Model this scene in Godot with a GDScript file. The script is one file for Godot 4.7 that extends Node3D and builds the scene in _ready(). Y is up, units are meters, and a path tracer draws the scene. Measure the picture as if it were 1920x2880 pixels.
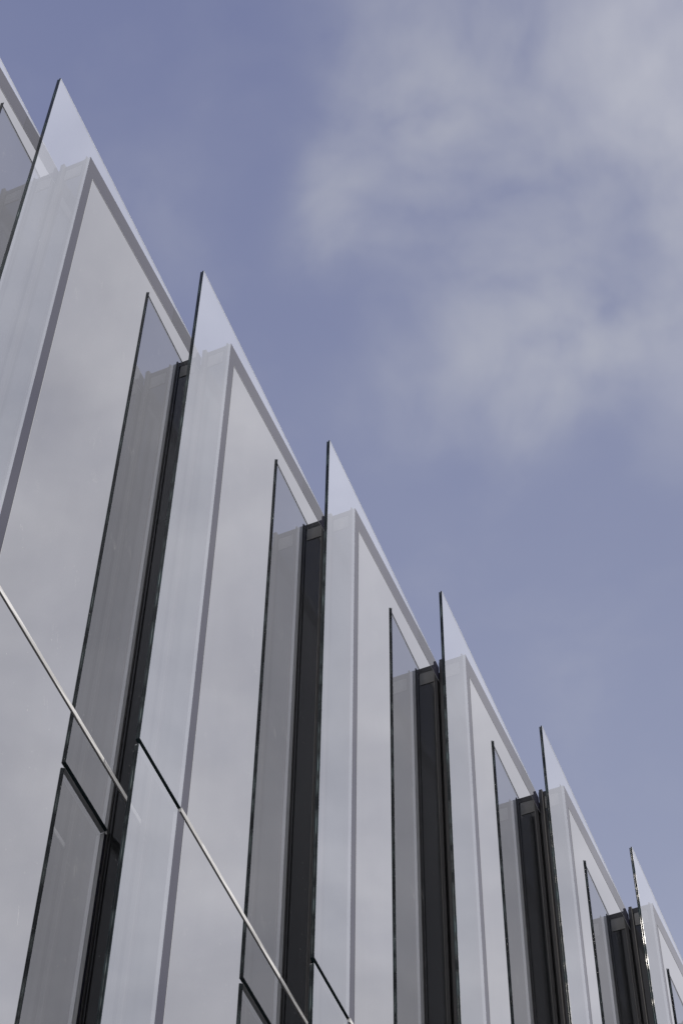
extends Node3D
# A saw-tooth facade of tall mirror-coated glass panels, seen steeply from below against a thin-cloud sky.
# World axes: x runs along the panels (receding), y up, z out of the panels towards the street.

const PITCH := Vector3(2.3057, 0.0, 0.3108)      # from one panel to the next
const TIP := Vector3(10.3601, 18.0112, -4.8883)  # upper front corner of panel number 3
const RIGHT := 2.955         # width of a panel
const THICK := 0.033
const TOP_SLOPE := 0.1485
const JOINT_SLOPE := 0.1273
const SUN := Vector3(-0.15, 0.64, 0.75)

var M := {}
var rng := RandomNumberGenerator.new()


func _ready() -> void:
	rng.seed = 7
	# ---- camera, sky, sun, exposure
	var cam := Camera3D.new()
	cam.name = "camera"
	cam.transform = Transform3D(Basis(Vector3(0.40110, 0.01236, 0.91595), Vector3(-0.73447, 0.60188, 0.31351), Vector3(-0.54742, -0.79849, 0.25049)).orthonormalized(), Vector3(0, 1.6, 0))
	cam.fov = rad_to_deg(2.0 * atan(1440.0 / 5473.0))
	cam.near = 0.1
	cam.far = 4000.0
	add_child(cam)
	var env := Environment.new()
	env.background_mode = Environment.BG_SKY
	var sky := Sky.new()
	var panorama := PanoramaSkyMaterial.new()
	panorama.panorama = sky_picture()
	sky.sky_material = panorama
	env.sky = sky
	env.tonemap_mode = Environment.TONE_MAPPER_LINEAR
	env.tonemap_exposure = 1.0
	env.sdfgi_enabled = true
	env.ssao_enabled = true
	env.ssil_enabled = true
	var world := WorldEnvironment.new()
	world.name = "world"
	world.environment = env
	add_child(world)
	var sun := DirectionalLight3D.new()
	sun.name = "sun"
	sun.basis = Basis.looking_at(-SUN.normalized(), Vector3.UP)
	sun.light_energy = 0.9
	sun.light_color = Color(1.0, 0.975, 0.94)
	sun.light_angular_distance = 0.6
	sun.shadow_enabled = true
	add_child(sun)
	make_materials()

	# ---- setting
	var g := SurfaceTool.new()
	g.begin(Mesh.PRIMITIVE_TRIANGLES)
	quad(g, Vector3(-1500, 0, -1500), Vector3(1500, 0, -1500), Vector3(1500, 0, 1500), Vector3(-1500, 0, 1500), Vector3.UP)
	var ground := piece("ground", g, M.asphalt, self)
	ground.set_meta("kind", "structure")
	var p := SurfaceTool.new()
	p.begin(Mesh.PRIMITIVE_TRIANGLES)
	box(p, Vector3(-30, 0.004, -5.2), Vector3(50, 0.13, -2.2))
	var pavement := piece("pavement", p, M.paving, self)
	pavement.rotation.y = -atan2(PITCH.z, PITCH.x)
	pavement.set_meta("kind", "structure")

	# ---- the building
	var house := Node3D.new()
	house.name = "glass_clad_building"
	house.set_meta("label", "building clad in tall pale mirror glass panels set like saw teeth, dark slots between")
	house.set_meta("category", "building")
	add_child(house)
	var last := 8
	body(house, -1, last)
	for k in range(-1, last + 1):
		upper_panel(house, k)
		lower_panel(house, k)
		if k < last:
			slot_window(house, k)


# ------------------------------------------------------------------ materials

func lin(r: float, g: float, b: float) -> Color:
	return Color(r, g, b).linear_to_srgb()


func plain(color: Color, rough: float, metal := 0.0) -> StandardMaterial3D:
	var m := StandardMaterial3D.new()
	m.albedo_color = color
	m.roughness = rough
	m.metallic = metal
	return m


func make_materials() -> void:
	M.asphalt = plain(lin(0.09, 0.09, 0.09), 0.95)
	M.asphalt.albedo_texture = speckle(256, 0.75, 1.0, 0.06)
	M.asphalt.uv1_triplanar = true
	M.asphalt.uv1_world_triplanar = true
	M.asphalt.uv1_scale = Vector3(0.4, 0.4, 0.4)
	M.paving = plain(lin(0.34, 0.33, 0.32), 0.9)
	M.paving.albedo_texture = M.asphalt.albedo_texture
	M.paving.uv1_triplanar = true
	M.paving.uv1_world_triplanar = true
	# coated glass of the closed part of a panel: a mirror film, with rain marks and specks of dirt on it
	var dirt := film(512, 1024)
	M.mirror = plain(Color(1, 1, 1), 0.02, 1.0)
	M.mirror.albedo_texture = dirt[0]
	M.mirror.metallic_texture = dirt[1]
	M.mirror.metallic_texture_channel = BaseMaterial3D.TEXTURE_CHANNEL_RED
	# free-standing edge of a panel: the same film without backing, half of the light goes through
	M.clear = plain(Color(0.965, 0.978, 1.0, 0.58), 0.015, 1.0)
	M.clear.transparency = BaseMaterial3D.TRANSPARENCY_ALPHA
	M.clear.albedo_texture = dirt[2]
	M.clear.cull_mode = BaseMaterial3D.CULL_DISABLED
	# border where the film is cut back: bare glass over a dark grey seal
	M.band = plain(lin(0.036, 0.036, 0.062), 0.03)
	M.edge = plain(lin(0.008, 0.028, 0.036), 0.24)
	M.edge.roughness = 0.6
	M.edge.metallic_specular = 0.32
	M.edge.roughness_texture = streaks(64, 1024, 0.2, 1.0)
	M.edge.albedo_texture = streaks(64, 1024, 0.55, 1.0)
	M.edge.uv1_triplanar = true
	M.edge.uv1_scale = Vector3(0.15, 0.15, 0.15)
	M.glint_interlayer = plain(lin(0.42, 0.50, 0.48), 0.3)
	M.glint_interlayer.albedo_texture = streaks(64, 1024, -0.35, 1.0)  # pale breaks in the colour stand in for sun glints along the edge
	M.glint_interlayer.uv1_triplanar = true
	M.glint_interlayer.uv1_scale = Vector3(0.15, 0.15, 0.15)
	M.arris_glint = plain(lin(0.72, 0.74, 0.75), 0.25)  # pale colour paints the sunlit highlight along the top edge
	M.trim_and_glint = plain(lin(0.42, 0.43, 0.45), 0.4)  # pale grey of spacers and lower top edges, also the painted border glint
	M.seal = plain(lin(0.76, 0.76, 0.76), 0.45)
	M.seal.albedo_texture = streaks(64, 1024, 0.8, 1.0)
	M.seal.uv1_triplanar = true
	M.frame = plain(lin(0.044, 0.042, 0.044), 0.55)
	M.frame.albedo_texture = speckle(256, 0.85, 1.0, 0.02)
	M.frame.uv1_triplanar = true
	M.gasket = plain(lin(0.012, 0.012, 0.013), 0.6)
	M.dark_pane = plain(lin(0.030, 0.031, 0.033), 0.06)
	M.plate = plain(lin(0.32, 0.31, 0.285), 0.55)
	M.plate.albedo_texture = M.frame.albedo_texture
	M.plate.uv1_triplanar = true
	M.wall = plain(lin(0.035, 0.035, 0.036), 0.8)
	M.roof = plain(lin(0.25, 0.25, 0.25), 0.9)


func noise(freq: float, seed_: int, octaves := 4) -> FastNoiseLite:
	var n := FastNoiseLite.new()
	n.noise_type = FastNoiseLite.TYPE_SIMPLEX_SMOOTH
	n.frequency = freq
	n.seed = seed_
	n.fractal_octaves = octaves
	return n


func speckle(size: int, low: float, high: float, freq: float) -> ImageTexture:
	var im := Image.create(size, size, false, Image.FORMAT_RGB8)
	var n := noise(freq, 3, 5)
	for y in size:
		for x in size:
			var v := lerpf(low, high, clampf(0.5 + 0.5 * n.get_noise_2d(x, y) + rng.randf_range(-0.15, 0.15), 0, 1))
			im.set_pixel(x, y, Color(v, v, v))
	return ImageTexture.create_from_image(im)


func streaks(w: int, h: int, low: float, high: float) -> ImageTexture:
	# irregular along the length, for polished edges, sealant and the glints painted between the plies
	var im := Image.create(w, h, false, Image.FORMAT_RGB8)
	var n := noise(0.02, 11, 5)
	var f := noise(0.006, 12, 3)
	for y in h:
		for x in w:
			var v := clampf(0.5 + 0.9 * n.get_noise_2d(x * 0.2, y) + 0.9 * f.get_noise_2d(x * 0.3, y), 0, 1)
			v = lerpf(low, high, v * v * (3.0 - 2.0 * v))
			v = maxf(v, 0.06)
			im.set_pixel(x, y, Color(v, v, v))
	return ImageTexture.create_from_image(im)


func film(w: int, h: int) -> Array:
	# [colour of the mirror film with dirt, where it is still metal, tint of the free edge]
	var color := Image.create(w, h, false, Image.FORMAT_RGB8)
	var metal := Image.create(w, h, false, Image.FORMAT_RGB8)
	var clear := Image.create(w, h, false, Image.FORMAT_RGB8)
	var big := noise(0.004, 21, 4)
	var rain := noise(0.03, 22, 3)
	var fine := noise(0.2, 23, 2)
	for y in h:
		for x in w:
			var v := 0.764 + 0.010 * big.get_noise_2d(x, y) + 0.003 * rain.get_noise_2d(x, y * 0.07) + 0.004 * fine.get_noise_2d(x, y)
			color.set_pixel(x, y, Color(v * 0.992, v * 0.996, v * 1.008))
			metal.set_pixel(x, y, Color.WHITE)
			var c := 0.985 + 0.012 * big.get_noise_2d(x, y) + 0.001 * rain.get_noise_2d(x, y * 0.07)
			clear.set_pixel(x, y, Color(c, c, c))
	# specks and short wiping scratches
	for i in 420:
		var at := Vector2i(rng.randi_range(1, w - 3), rng.randi_range(1, h - 3))
		var strength := rng.randf_range(0.1, 0.55)
		mark(color, metal, at.x, at.y, strength)
		if rng.randf() < 0.3:
			mark(color, metal, at.x + 1, at.y, strength * 0.6)
	for i in 26:
		var at := Vector2(rng.randf_range(10, w - 30), rng.randf_range(10, h - 40))
		for s in rng.randi_range(2, 7):
			var from := at + Vector2(rng.randf_range(-10, 10), rng.randf_range(-8, 8))
			var steps := rng.randi_range(4, 16)
			var lean := rng.randf_range(0.1, 0.6)
			var strength := rng.randf_range(0.05, 0.22)
			for t in steps:
				mark(color, metal, int(from.x + t * lean), int(from.y + t), strength)
	return [ImageTexture.create_from_image(color), ImageTexture.create_from_image(metal), ImageTexture.create_from_image(clear)]


func mark(color: Image, metal: Image, x: int, y: int, strength: float) -> void:
	if x < 0 or y < 0 or x >= color.get_width() or y >= color.get_height():
		return
	var c := color.get_pixel(x, y).lerp(Color(0.9, 0.9, 0.88), strength)
	color.set_pixel(x, y, c)
	var m := metal.get_pixel(x, y).r * (1.0 - strength)
	metal.set_pixel(x, y, Color(m, m, m))


# ------------------------------------------------------------------ sky

func sky_picture() -> ImageTexture:
	var w := 4096
	var h := w / 2
	# cloud masses on the flat cloud layer, which x / y and z / y of a direction point into: centre, inverse spread, thickness
	var masses := [
	[0.3833, -0.1824, 1468.7, 916.7, 2293.0, 0.15], [0.3991, -0.1583, 840.3, 205.8, 1065.6, 0.30], [0.4085, -0.1240, 1152.5, -492.6, 740.8, 0.28],
	[0.4319, -0.0825, 882.1, -462.5, 509.2, 0.28], [0.4458, -0.0376, 1124.6, -598.4, 684.8, 0.25], [0.4135, -0.1825, 2159.0, 223.2, 2373.7, 0.25],
	[0.4402, -0.1598, 1120.6, -90.9, 1086.9, 0.38], [0.4663, -0.1390, 1334.3, -479.4, 959.8, 0.35], [0.4559, -0.1901, 1451.3, 194.4, 1660.7, 0.30],
	[0.4646, -0.2180, 2204.9, 1618.6, 3660.9, 0.35], [0.4867, -0.2373, 2279.1, 2402.9, 4394.5, 0.35], [0.5188, -0.2279, 2802.5, -568.5, 2258.2, 0.25],
	[0.5144, -0.2454, 3604.1, -400.3, 3137.3, 0.20], [0.5123, -0.1921, 909.8, -243.2, 707.1, 0.25], [0.4938, -0.1711, 1001.1, -47.0, 1018.8, 0.25],
	[0.4860, -0.1204, 1202.4, 744.2, 2207.5, 0.22], [0.4871, -0.0641, 804.4, -383.6, 534.6, 0.25], [0.5150, -0.0531, 1019.1, -167.2, 1110.1, 0.30],
	[0.4782, -0.0259, 929.7, 121.6, 1408.2, 0.30], [0.5508, -0.1313, 745.4, 85.0, 967.0, 0.30], [0.5463, -0.0844, 1178.9, -447.0, 923.5, 0.30],
	[0.5591, -0.0546, 1145.0, 1174.7, 3086.1, 0.35], [0.5926, -0.1384, 1028.3, -422.2, 723.5, 0.42], [0.5963, -0.1758, 1444.2, -72.9, 1535.4, 0.30],
	[0.6304, -0.1832, 1257.9, -529.7, 833.5, 0.38], [0.6400, -0.1528, 791.1, 146.6, 1106.7, 0.42], [0.6660, -0.1737, 2290.8, 111.0, 2789.2, 0.30],
	[0.6344, -0.1340, 1371.1, -107.5, 1535.0, 0.38], [0.6349, -0.1092, 1866.4, -969.2, 1136.9, 0.35], [0.6316, -0.0780, 1975.0, -677.4, 1717.5, 0.40],
	[0.6040, -0.0664, 2237.4, 127.0, 3154.1, 0.35], [0.6053, -0.2019, 2124.9, 479.9, 2803.5, 0.25], [0.6242, -0.2382, 1906.5, -35.2, 1948.1, 0.18],
	[0.5971, -0.2529, 1474.9, 410.5, 1878.1, 0.15], [0.6050, -0.2914, 1931.4, 42.5, 1896.6, 0.12], [0.4503, -0.3077, 977.8, 723.9, 1421.9, 0.12],
	[0.4185, -0.3113, 2036.7, 482.8, 2098.0, 0.10], [0.4052, -0.2609, 1935.8, -419.5, 1388.6, 0.06], [0.8849, -0.2130, 634.9, 89.8, 883.3, 0.10],
	[0.7448, -0.2419, 593.4, -15.1, 635.7, 0.05], [0.6832, -0.1087, 2727.3, -1007.3, 2222.5, 0.15], [0.9183, -0.2279, 853.4, 362.1, 1474.4, 0.06],
	[0.6461, -0.2619, 2677.6, -715.3, 2030.6, 0.10]]
	var wisp := noise(9.0, 31, 6)
	wisp.fractal_gain = 0.55
	var puff := noise(3.0, 32, 5)
	var warp := noise(5.0, 33, 3)
	var fine := noise(26.0, 34, 4)
	var base := noise(2.2, 35, 4)
	var sun := SUN.normalized()
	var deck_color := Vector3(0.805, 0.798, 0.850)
	var veil_color := Vector3(0.605, 0.612, 0.625)
	var data := PackedFloat32Array()
	data.resize(w * h * 3)
	for j in h:
		var up := (0.5 - (j + 0.5) / h) * PI
		var sy := sin(up)
		var cy := cos(up)
		var e := clampf(sy, 0.0, 1.0)
		# clear air: deep violet blue overhead, paler towards the horizon
		var pale := pow(1.0 - e, 1.15)
		var air := Vector3(0.142, 0.168, 0.328).lerp(Vector3(0.66, 0.71, 0.79), pale)
		for i in w:
			var c := air
			if sy > 0.03:
				var around := (i + 0.5) / w * TAU
				var x := sin(around) * cy
				var z := -cos(around) * cy
				var u := x / sy
				var v := z / sy
				var far := smoothstep(0.06, 0.3, sy)
				var wu := u + 0.03 * warp.get_noise_2d(u * 0.6, v * 0.6)
				var wv := v + 0.03 * warp.get_noise_2d(u * 0.6 + 9.0, v * 0.6)
				var n := wisp.get_noise_2d(wu, wv)
				var f := puff.get_noise_2d(wu, wv)
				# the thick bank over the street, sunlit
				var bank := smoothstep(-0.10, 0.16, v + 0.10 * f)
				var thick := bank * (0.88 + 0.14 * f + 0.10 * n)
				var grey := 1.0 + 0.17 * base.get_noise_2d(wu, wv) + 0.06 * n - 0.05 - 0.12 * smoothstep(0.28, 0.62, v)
				# broken thin cloud elsewhere
				var away := maxf(smoothstep(0.2, -0.5, u), smoothstep(-0.7, -1.5, v))
				var thin := lerpf(0.03 + 0.05 * maxf(f, 0.0) + 0.06 * maxf(n, 0.0), 0.20 * smoothstep(0.05, 0.6, f + 0.3 * n), away)
				if u > 0.2 and u < 1.35 and v > -0.8 and v < 0.1:
					for m in masses:
						var du: float = wu - m[0]
						var dv: float = wv - m[1]
						var q: float = du * du * m[2] + du * dv * m[3] + dv * dv * m[4]
						if q < 8.0:
							thin += 0.50 * m[5] * exp(-0.62 * q) * (1.05 + 0.8 * n + 0.45 * fine.get_noise_2d(wu, wv))
				thin = maxf(thin, 0.0)
				thin = 0.62 * (1.0 - exp(-thin / 0.62))
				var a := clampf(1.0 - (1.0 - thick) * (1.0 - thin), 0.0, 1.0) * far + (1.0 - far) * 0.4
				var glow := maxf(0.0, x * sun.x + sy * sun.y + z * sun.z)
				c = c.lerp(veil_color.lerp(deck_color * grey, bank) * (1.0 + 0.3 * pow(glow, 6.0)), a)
			var at := (j * w + i) * 3
			data[at] = c.x
			data[at + 1] = c.y
			data[at + 2] = c.z
	var im := Image.create_from_data(w, h, false, Image.FORMAT_RGBF, data.to_byte_array())
	return ImageTexture.create_from_image(im)


# ------------------------------------------------------------------ mesh helpers

func piece(called: String, st: SurfaceTool, m: Material, parent: Node, label := "") -> MeshInstance3D:
	var o := MeshInstance3D.new()
	o.name = called
	o.mesh = st.commit()
	o.mesh.surface_set_material(0, m)
	if label:
		o.set_meta("label", label)
	parent.add_child(o, true)
	return o


func begun() -> SurfaceTool:
	var st := SurfaceTool.new()
	st.begin(Mesh.PRIMITIVE_TRIANGLES)
	return st


func tri(st: SurfaceTool, a: Vector3, b: Vector3, c: Vector3, n: Vector3) -> void:
	if (b - a).cross(c - a).dot(n) > 0.0:
		var s := b
		b = c
		c = s
	for v: Vector3 in [a, b, c]:
		st.set_normal(n)
		st.set_uv(Vector2(v.x / 2.6, -v.y / 6.9))
		st.add_vertex(v)


func quad(st: SurfaceTool, a: Vector3, b: Vector3, c: Vector3, d: Vector3, n: Vector3) -> void:
	tri(st, a, b, c, n)
	tri(st, a, c, d, n)


func box(st: SurfaceTool, lo: Vector3, hi: Vector3) -> void:
	prism(st, PackedVector2Array([Vector2(lo.x, lo.z), Vector2(hi.x, lo.z), Vector2(hi.x, hi.z), Vector2(lo.x, hi.z)]), lo.y, hi.y)


func prism(st: SurfaceTool, plan: PackedVector2Array, y0: float, y1: float) -> void:
	# a plan outline in x and z, raised from y0 to y1
	var middle := Vector2.ZERO
	for q in plan:
		middle += q / plan.size()
	for i in plan.size():
		var a := plan[i]
		var b := plan[(i + 1) % plan.size()]
		var n2 := Vector2(b.y - a.y, a.x - b.x).normalized()
		if Geometry2D.is_polygon_clockwise(plan):
			n2 = -n2
		quad(st, Vector3(a.x, y0, a.y), Vector3(b.x, y0, b.y), Vector3(b.x, y1, b.y), Vector3(a.x, y1, a.y), Vector3(n2.x, 0, n2.y))
	var t := Geometry2D.triangulate_polygon(plan)
	for i in range(0, t.size(), 3):
		for y: float in [y0, y1]:
			tri(st, Vector3(plan[t[i]].x, y, plan[t[i]].y), Vector3(plan[t[i + 1]].x, y, plan[t[i + 1]].y), Vector3(plan[t[i + 2]].x, y, plan[t[i + 2]].y), Vector3(0, 1 if y == y1 else -1, 0))


func sheet(st: SurfaceTool, outline: PackedVector2Array, z: float, outward: float) -> void:
	# a flat face in x and y
	var t := Geometry2D.triangulate_polygon(outline)
	for i in range(0, t.size(), 3):
		tri(st, Vector3(outline[t[i]].x, outline[t[i]].y, z), Vector3(outline[t[i + 1]].x, outline[t[i + 1]].y, z), Vector3(outline[t[i + 2]].x, outline[t[i + 2]].y, z), Vector3(0, 0, outward))


func bar(st: SurfaceTool, a: Vector2, b: Vector2, below: float, above: float, z0: float, z1: float) -> void:
	# a bar along a slanting line in the plane of the panel
	var n := Vector2(-(b - a).y, (b - a).x).normalized()
	if n.y < 0:
		n = -n
	var c := [a - n * below, b - n * below, b + n * above, a + n * above]
	var ends := (b - a).normalized()
	for z: float in [z0, z1]:
		quad(st, Vector3(c[0].x, c[0].y, z), Vector3(c[1].x, c[1].y, z), Vector3(c[2].x, c[2].y, z), Vector3(c[3].x, c[3].y, z), Vector3(0, 0, 1 if z == z1 else -1))
	var ns := [Vector3(-n.x, -n.y, 0), Vector3(ends.x, ends.y, 0), Vector3(n.x, n.y, 0), Vector3(-ends.x, -ends.y, 0)]
	for i in 4:
		var p: Vector2 = c[i]
		var q: Vector2 = c[(i + 1) % 4]
		quad(st, Vector3(p.x, p.y, z0), Vector3(q.x, q.y, z0), Vector3(q.x, q.y, z1), Vector3(p.x, p.y, z1), ns[i])


# ------------------------------------------------------------------ the building

func tip_of(k: int) -> Vector3:
	return TIP + (k - 3) * PITCH


func joint_of(k: int) -> float:
	return -6.5029 - (k - 2) * 0.2659


func upright_edges(panel: Node3D, y0: float, y1: float) -> void:
	# two plies of glass seen end-on, with ground corners, and the layer between them, coloured with painted glints
	var e := begun()
	prism(e, PackedVector2Array([Vector2(0, -0.0155), Vector2(-0.003, -0.0155), Vector2(-0.005, -0.0135), Vector2(-0.005, -0.0014), Vector2(-0.0036, 0.0), Vector2(0, 0.0)]), y0, y1)
	prism(e, PackedVector2Array([Vector2(0, -0.0195), Vector2(-0.003, -0.0195), Vector2(-0.005, -0.0215), Vector2(-0.005, -0.0316), Vector2(-0.0036, -THICK), Vector2(0, -THICK)]), y0, y1 - 0.012)
	piece("glass_edge", e, M.edge, panel)
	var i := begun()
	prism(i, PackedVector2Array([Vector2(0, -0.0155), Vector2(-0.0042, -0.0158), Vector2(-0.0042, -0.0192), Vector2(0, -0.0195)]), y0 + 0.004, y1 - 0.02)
	piece("glint_interlayer", i, M.glint_interlayer, panel)


func upper_panel(house: Node3D, k: int) -> void:
	var j := joint_of(k)
	var joint := func(a: float) -> float: return j - JOINT_SLOPE * a
	var top := func(a: float) -> float: return -TOP_SLOPE * a
	var band := func(a: float) -> float: return -0.3525 - 0.0286 * (a - 0.6554)
	var inner := func(a: float) -> float: return -0.6168 - 0.0286 * (a - 0.7553)
	var meet := (0.3525 - 0.0286 * 0.6554) / (TOP_SLOPE - 0.0286)
	var f := begun()
	sheet(f, PackedVector2Array([Vector2(0.7553, inner.call(0.7553)), Vector2(RIGHT, inner.call(RIGHT)), Vector2(RIGHT, joint.call(RIGHT)), Vector2(0.7553, joint.call(0.7553))]), 0.0, 1.0)
	var panel := piece("glass_panel", f, M.mirror, house)
	panel.position = tip_of(k)
	var c := begun()
	var clear := PackedVector2Array([Vector2(0, 0), Vector2(meet, top.call(meet)), Vector2(0.6554, band.call(0.6554)), Vector2(0.6554, joint.call(0.6554)), Vector2(0, joint.call(0.0))])
	sheet(c, clear, 0.0, 1.0)
	piece("clear_margin", c, M.clear, panel)
	var b := begun()
	sheet(b, PackedVector2Array([Vector2(0.6554, band.call(0.6554)), Vector2(meet, band.call(meet)), Vector2(RIGHT, top.call(RIGHT)), Vector2(RIGHT, inner.call(RIGHT)), Vector2(0.7553, inner.call(0.7553)), Vector2(0.7553, joint.call(0.7553)), Vector2(0.6554, joint.call(0.6554))]), 0.0, 1.0)
	sheet(b, PackedVector2Array([Vector2(0.6554, band.call(0.6554)), Vector2(meet, band.call(meet)), Vector2(RIGHT, top.call(RIGHT)), Vector2(RIGHT, joint.call(RIGHT)), Vector2(0.6554, joint.call(0.6554))]), -THICK, -1.0)
	piece("border_band", b, M.band, panel)
	var s := begun()
	bar(s, Vector2(0.7553, inner.call(0.7553)), Vector2(RIGHT, inner.call(RIGHT)), 0.002, 0.003, 0.0, 0.002)
	bar(s, Vector2(0.7553, inner.call(0.7553) - 0.003), Vector2(0.7553, joint.call(0.7553)), 0.0025, 0.0025, 0.0, 0.002)
	piece("border_glint", s, M.trim_and_glint, panel)  # thin pale strip added to paint the bright glint along the border
	var d := begun()
	box(d, Vector3(0.656, joint.call(0.656) + 0.002, -0.032), Vector3(0.662, band.call(0.656) - 0.003, -0.001))
	piece("spacer", d, M.trim_and_glint, panel)
	upright_edges(panel, j, 0.0)
	var t := begun()
	bar(t, Vector2(0.0, 0.0), Vector2(RIGHT, top.call(RIGHT)), 0.0, 0.004, -0.008, 0.0)
	piece("top_edge", t, M.arris_glint, panel)
	var l := begun()
	bar(l, Vector2(-0.004, joint.call(-0.004)), Vector2(0.6554, joint.call(0.6554)), 0.005, 0.0, -THICK, 0.0)
	piece("lower_edge", l, M.edge, panel)
	var w := begun()
	bar(w, Vector2(0.6574, joint.call(0.6574)), Vector2(RIGHT, joint.call(RIGHT)), 0.042, 0.0, -THICK, 0.008)
	piece("joint_seal", w, M.seal, panel)


func lower_panel(house: Node3D, k: int) -> void:
	# starts under the joint of the panel above; its own origin is its upper front corner
	var gap := 0.055
	var tall := 6.9
	var edge := func(a: float) -> float: return -JOINT_SLOPE * a
	var f := begun()
	sheet(f, PackedVector2Array([Vector2(0.725, edge.call(0.725)), Vector2(RIGHT, edge.call(RIGHT)), Vector2(RIGHT, edge.call(RIGHT) - tall), Vector2(0.725, edge.call(0.725) - tall)]), 0.0, 1.0)
	var panel := piece("glass_panel", f, M.mirror, house)
	panel.position = tip_of(k) + Vector3(0, joint_of(k) - gap, 0)
	var c := begun()
	var clear := PackedVector2Array([Vector2(0, 0), Vector2(0.618, edge.call(0.618)), Vector2(0.618, edge.call(0.618) - tall), Vector2(0, -tall)])
	sheet(c, clear, 0.0, 1.0)
	piece("clear_margin", c, M.clear, panel)
	var b := begun()
	sheet(b, PackedVector2Array([Vector2(0.618, edge.call(0.618)), Vector2(0.725, edge.call(0.725)), Vector2(0.725, edge.call(0.725) - tall), Vector2(0.618, edge.call(0.618) - tall)]), 0.0, 1.0)
	sheet(b, PackedVector2Array([Vector2(0.618, edge.call(0.618)), Vector2(RIGHT, edge.call(RIGHT)), Vector2(RIGHT, edge.call(RIGHT) - tall), Vector2(0.618, edge.call(0.618) - tall)]), -THICK, -1.0)
	piece("border_band", b, M.band, panel)
	var s := begun()
	bar(s, Vector2(0.725, edge.call(0.725)), Vector2(0.725, edge.call(0.725) - tall), 0.0025, 0.0025, 0.0, 0.002)
	piece("border_glint", s, M.trim_and_glint, panel)
	var d := begun()
	box(d, Vector3(0.6186, edge.call(0.6186) - tall, -0.032), Vector3(0.6246, edge.call(0.6246) - 0.006, -0.001))
	piece("spacer", d, M.trim_and_glint, panel)
	upright_edges(panel, -tall, 0.0)
	var t := begun()
	bar(t, Vector2(0.0, 0.0), Vector2(0.618, edge.call(0.618)), 0.005, 0.0, -THICK + 0.001, -0.001)
	piece("top_edge", t, M.trim_and_glint, panel)


func slot_window(house: Node3D, k: int) -> void:
	# the short dark return between the end of one panel and the back of the next
	var reach := PITCH.z - THICK - 0.002
	var top := -0.3525
	var foot := -tip_of(k).y + 0.2
	var x := 2.961
	var g := begun()
	box(g, Vector3(x + 0.016, foot, 0.0545), Vector3(x + 0.043, top - 0.03, reach - 0.0125))
	var pane := piece("slot_window", g, M.dark_pane, house)
	pane.position = tip_of(k)
	var a := begun()
	prism(a, PackedVector2Array([Vector2(x - 0.022, 0.014), Vector2(x - 0.026, 0.018), Vector2(x - 0.026, 0.050), Vector2(x - 0.022, 0.054), Vector2(x + 0.043, 0.054), Vector2(x + 0.043, 0.014)]), foot, top + 0.012)
	piece("mullion", a, M.frame, pane)
	var j := begun()
	prism(j, PackedVector2Array([Vector2(x + 0.004, reach - 0.030), Vector2(x + 0.001, reach - 0.027), Vector2(x + 0.001, reach - 0.0122), Vector2(x + 0.0155, reach - 0.0122), Vector2(x + 0.0155, reach - 0.030)]), foot, top - 0.004)
	piece("jamb", j, M.dark_pane, pane)
	var h := begun()
	box(h, Vector3(x + 0.006, top - 0.075, 0.0545), Vector3(x + 0.0155, top, reach - 0.0305))
	box(h, Vector3(x + 0.016, top - 0.0298, 0.0545), Vector3(x + 0.043, top, reach - 0.0305))
	piece("head", h, M.frame, pane)
	var p := begun()
	box(p, Vector3(x + 0.009, top - 0.265, 0.066), Vector3(x + 0.0155, top - 0.0755, reach - 0.045))
	piece("vent_plate", p, M.plate, pane)
	var s := begun()
	prism(s, PackedVector2Array([Vector2(x - 0.006, reach - 0.0118), Vector2(x - 0.010, reach), Vector2(x + 0.043, reach), Vector2(x + 0.043, reach - 0.0118)]), foot, top + 0.018)
	piece("edge_seal", s, M.frame, pane)
	s = begun()
	prism(s, PackedVector2Array([Vector2(x + 0.002, 0.0005), Vector2(x + 0.002, 0.0135), Vector2(x + 0.043, 0.0135), Vector2(x + 0.043, 0.0005)]), foot, top)
	piece("gasket", s, M.gasket, pane)


func body(house: Node3D, first: int, last: int) -> void:
	var plan := PackedVector2Array()
	for k in range(first, last + 1):
		var t := tip_of(k)
		plan.append(Vector2(t.x + 0.6985, t.z - 0.045))
		plan.append(Vector2(t.x + 3.0042 if k < last else t.x + 2.96, t.z - 0.045))
	var end := plan[plan.size() - 1]
	plan.append(Vector2(end.x, end.y - 14.0))
	plan.append(Vector2(plan[0].x, end.y - 14.0))
	var st := begun()
	prism(st, plan, 0.0, TIP.y - 0.47)
	piece("wall", st, M.wall, house)
	var low := PackedVector2Array()
	for q in Geometry2D.offset_polygon(plan, -0.25)[0]:
		low.append(q)
	var r := begun()
	prism(r, low, TIP.y - 0.467, TIP.y - 0.43)
	piece("roof", r, M.roof, house)
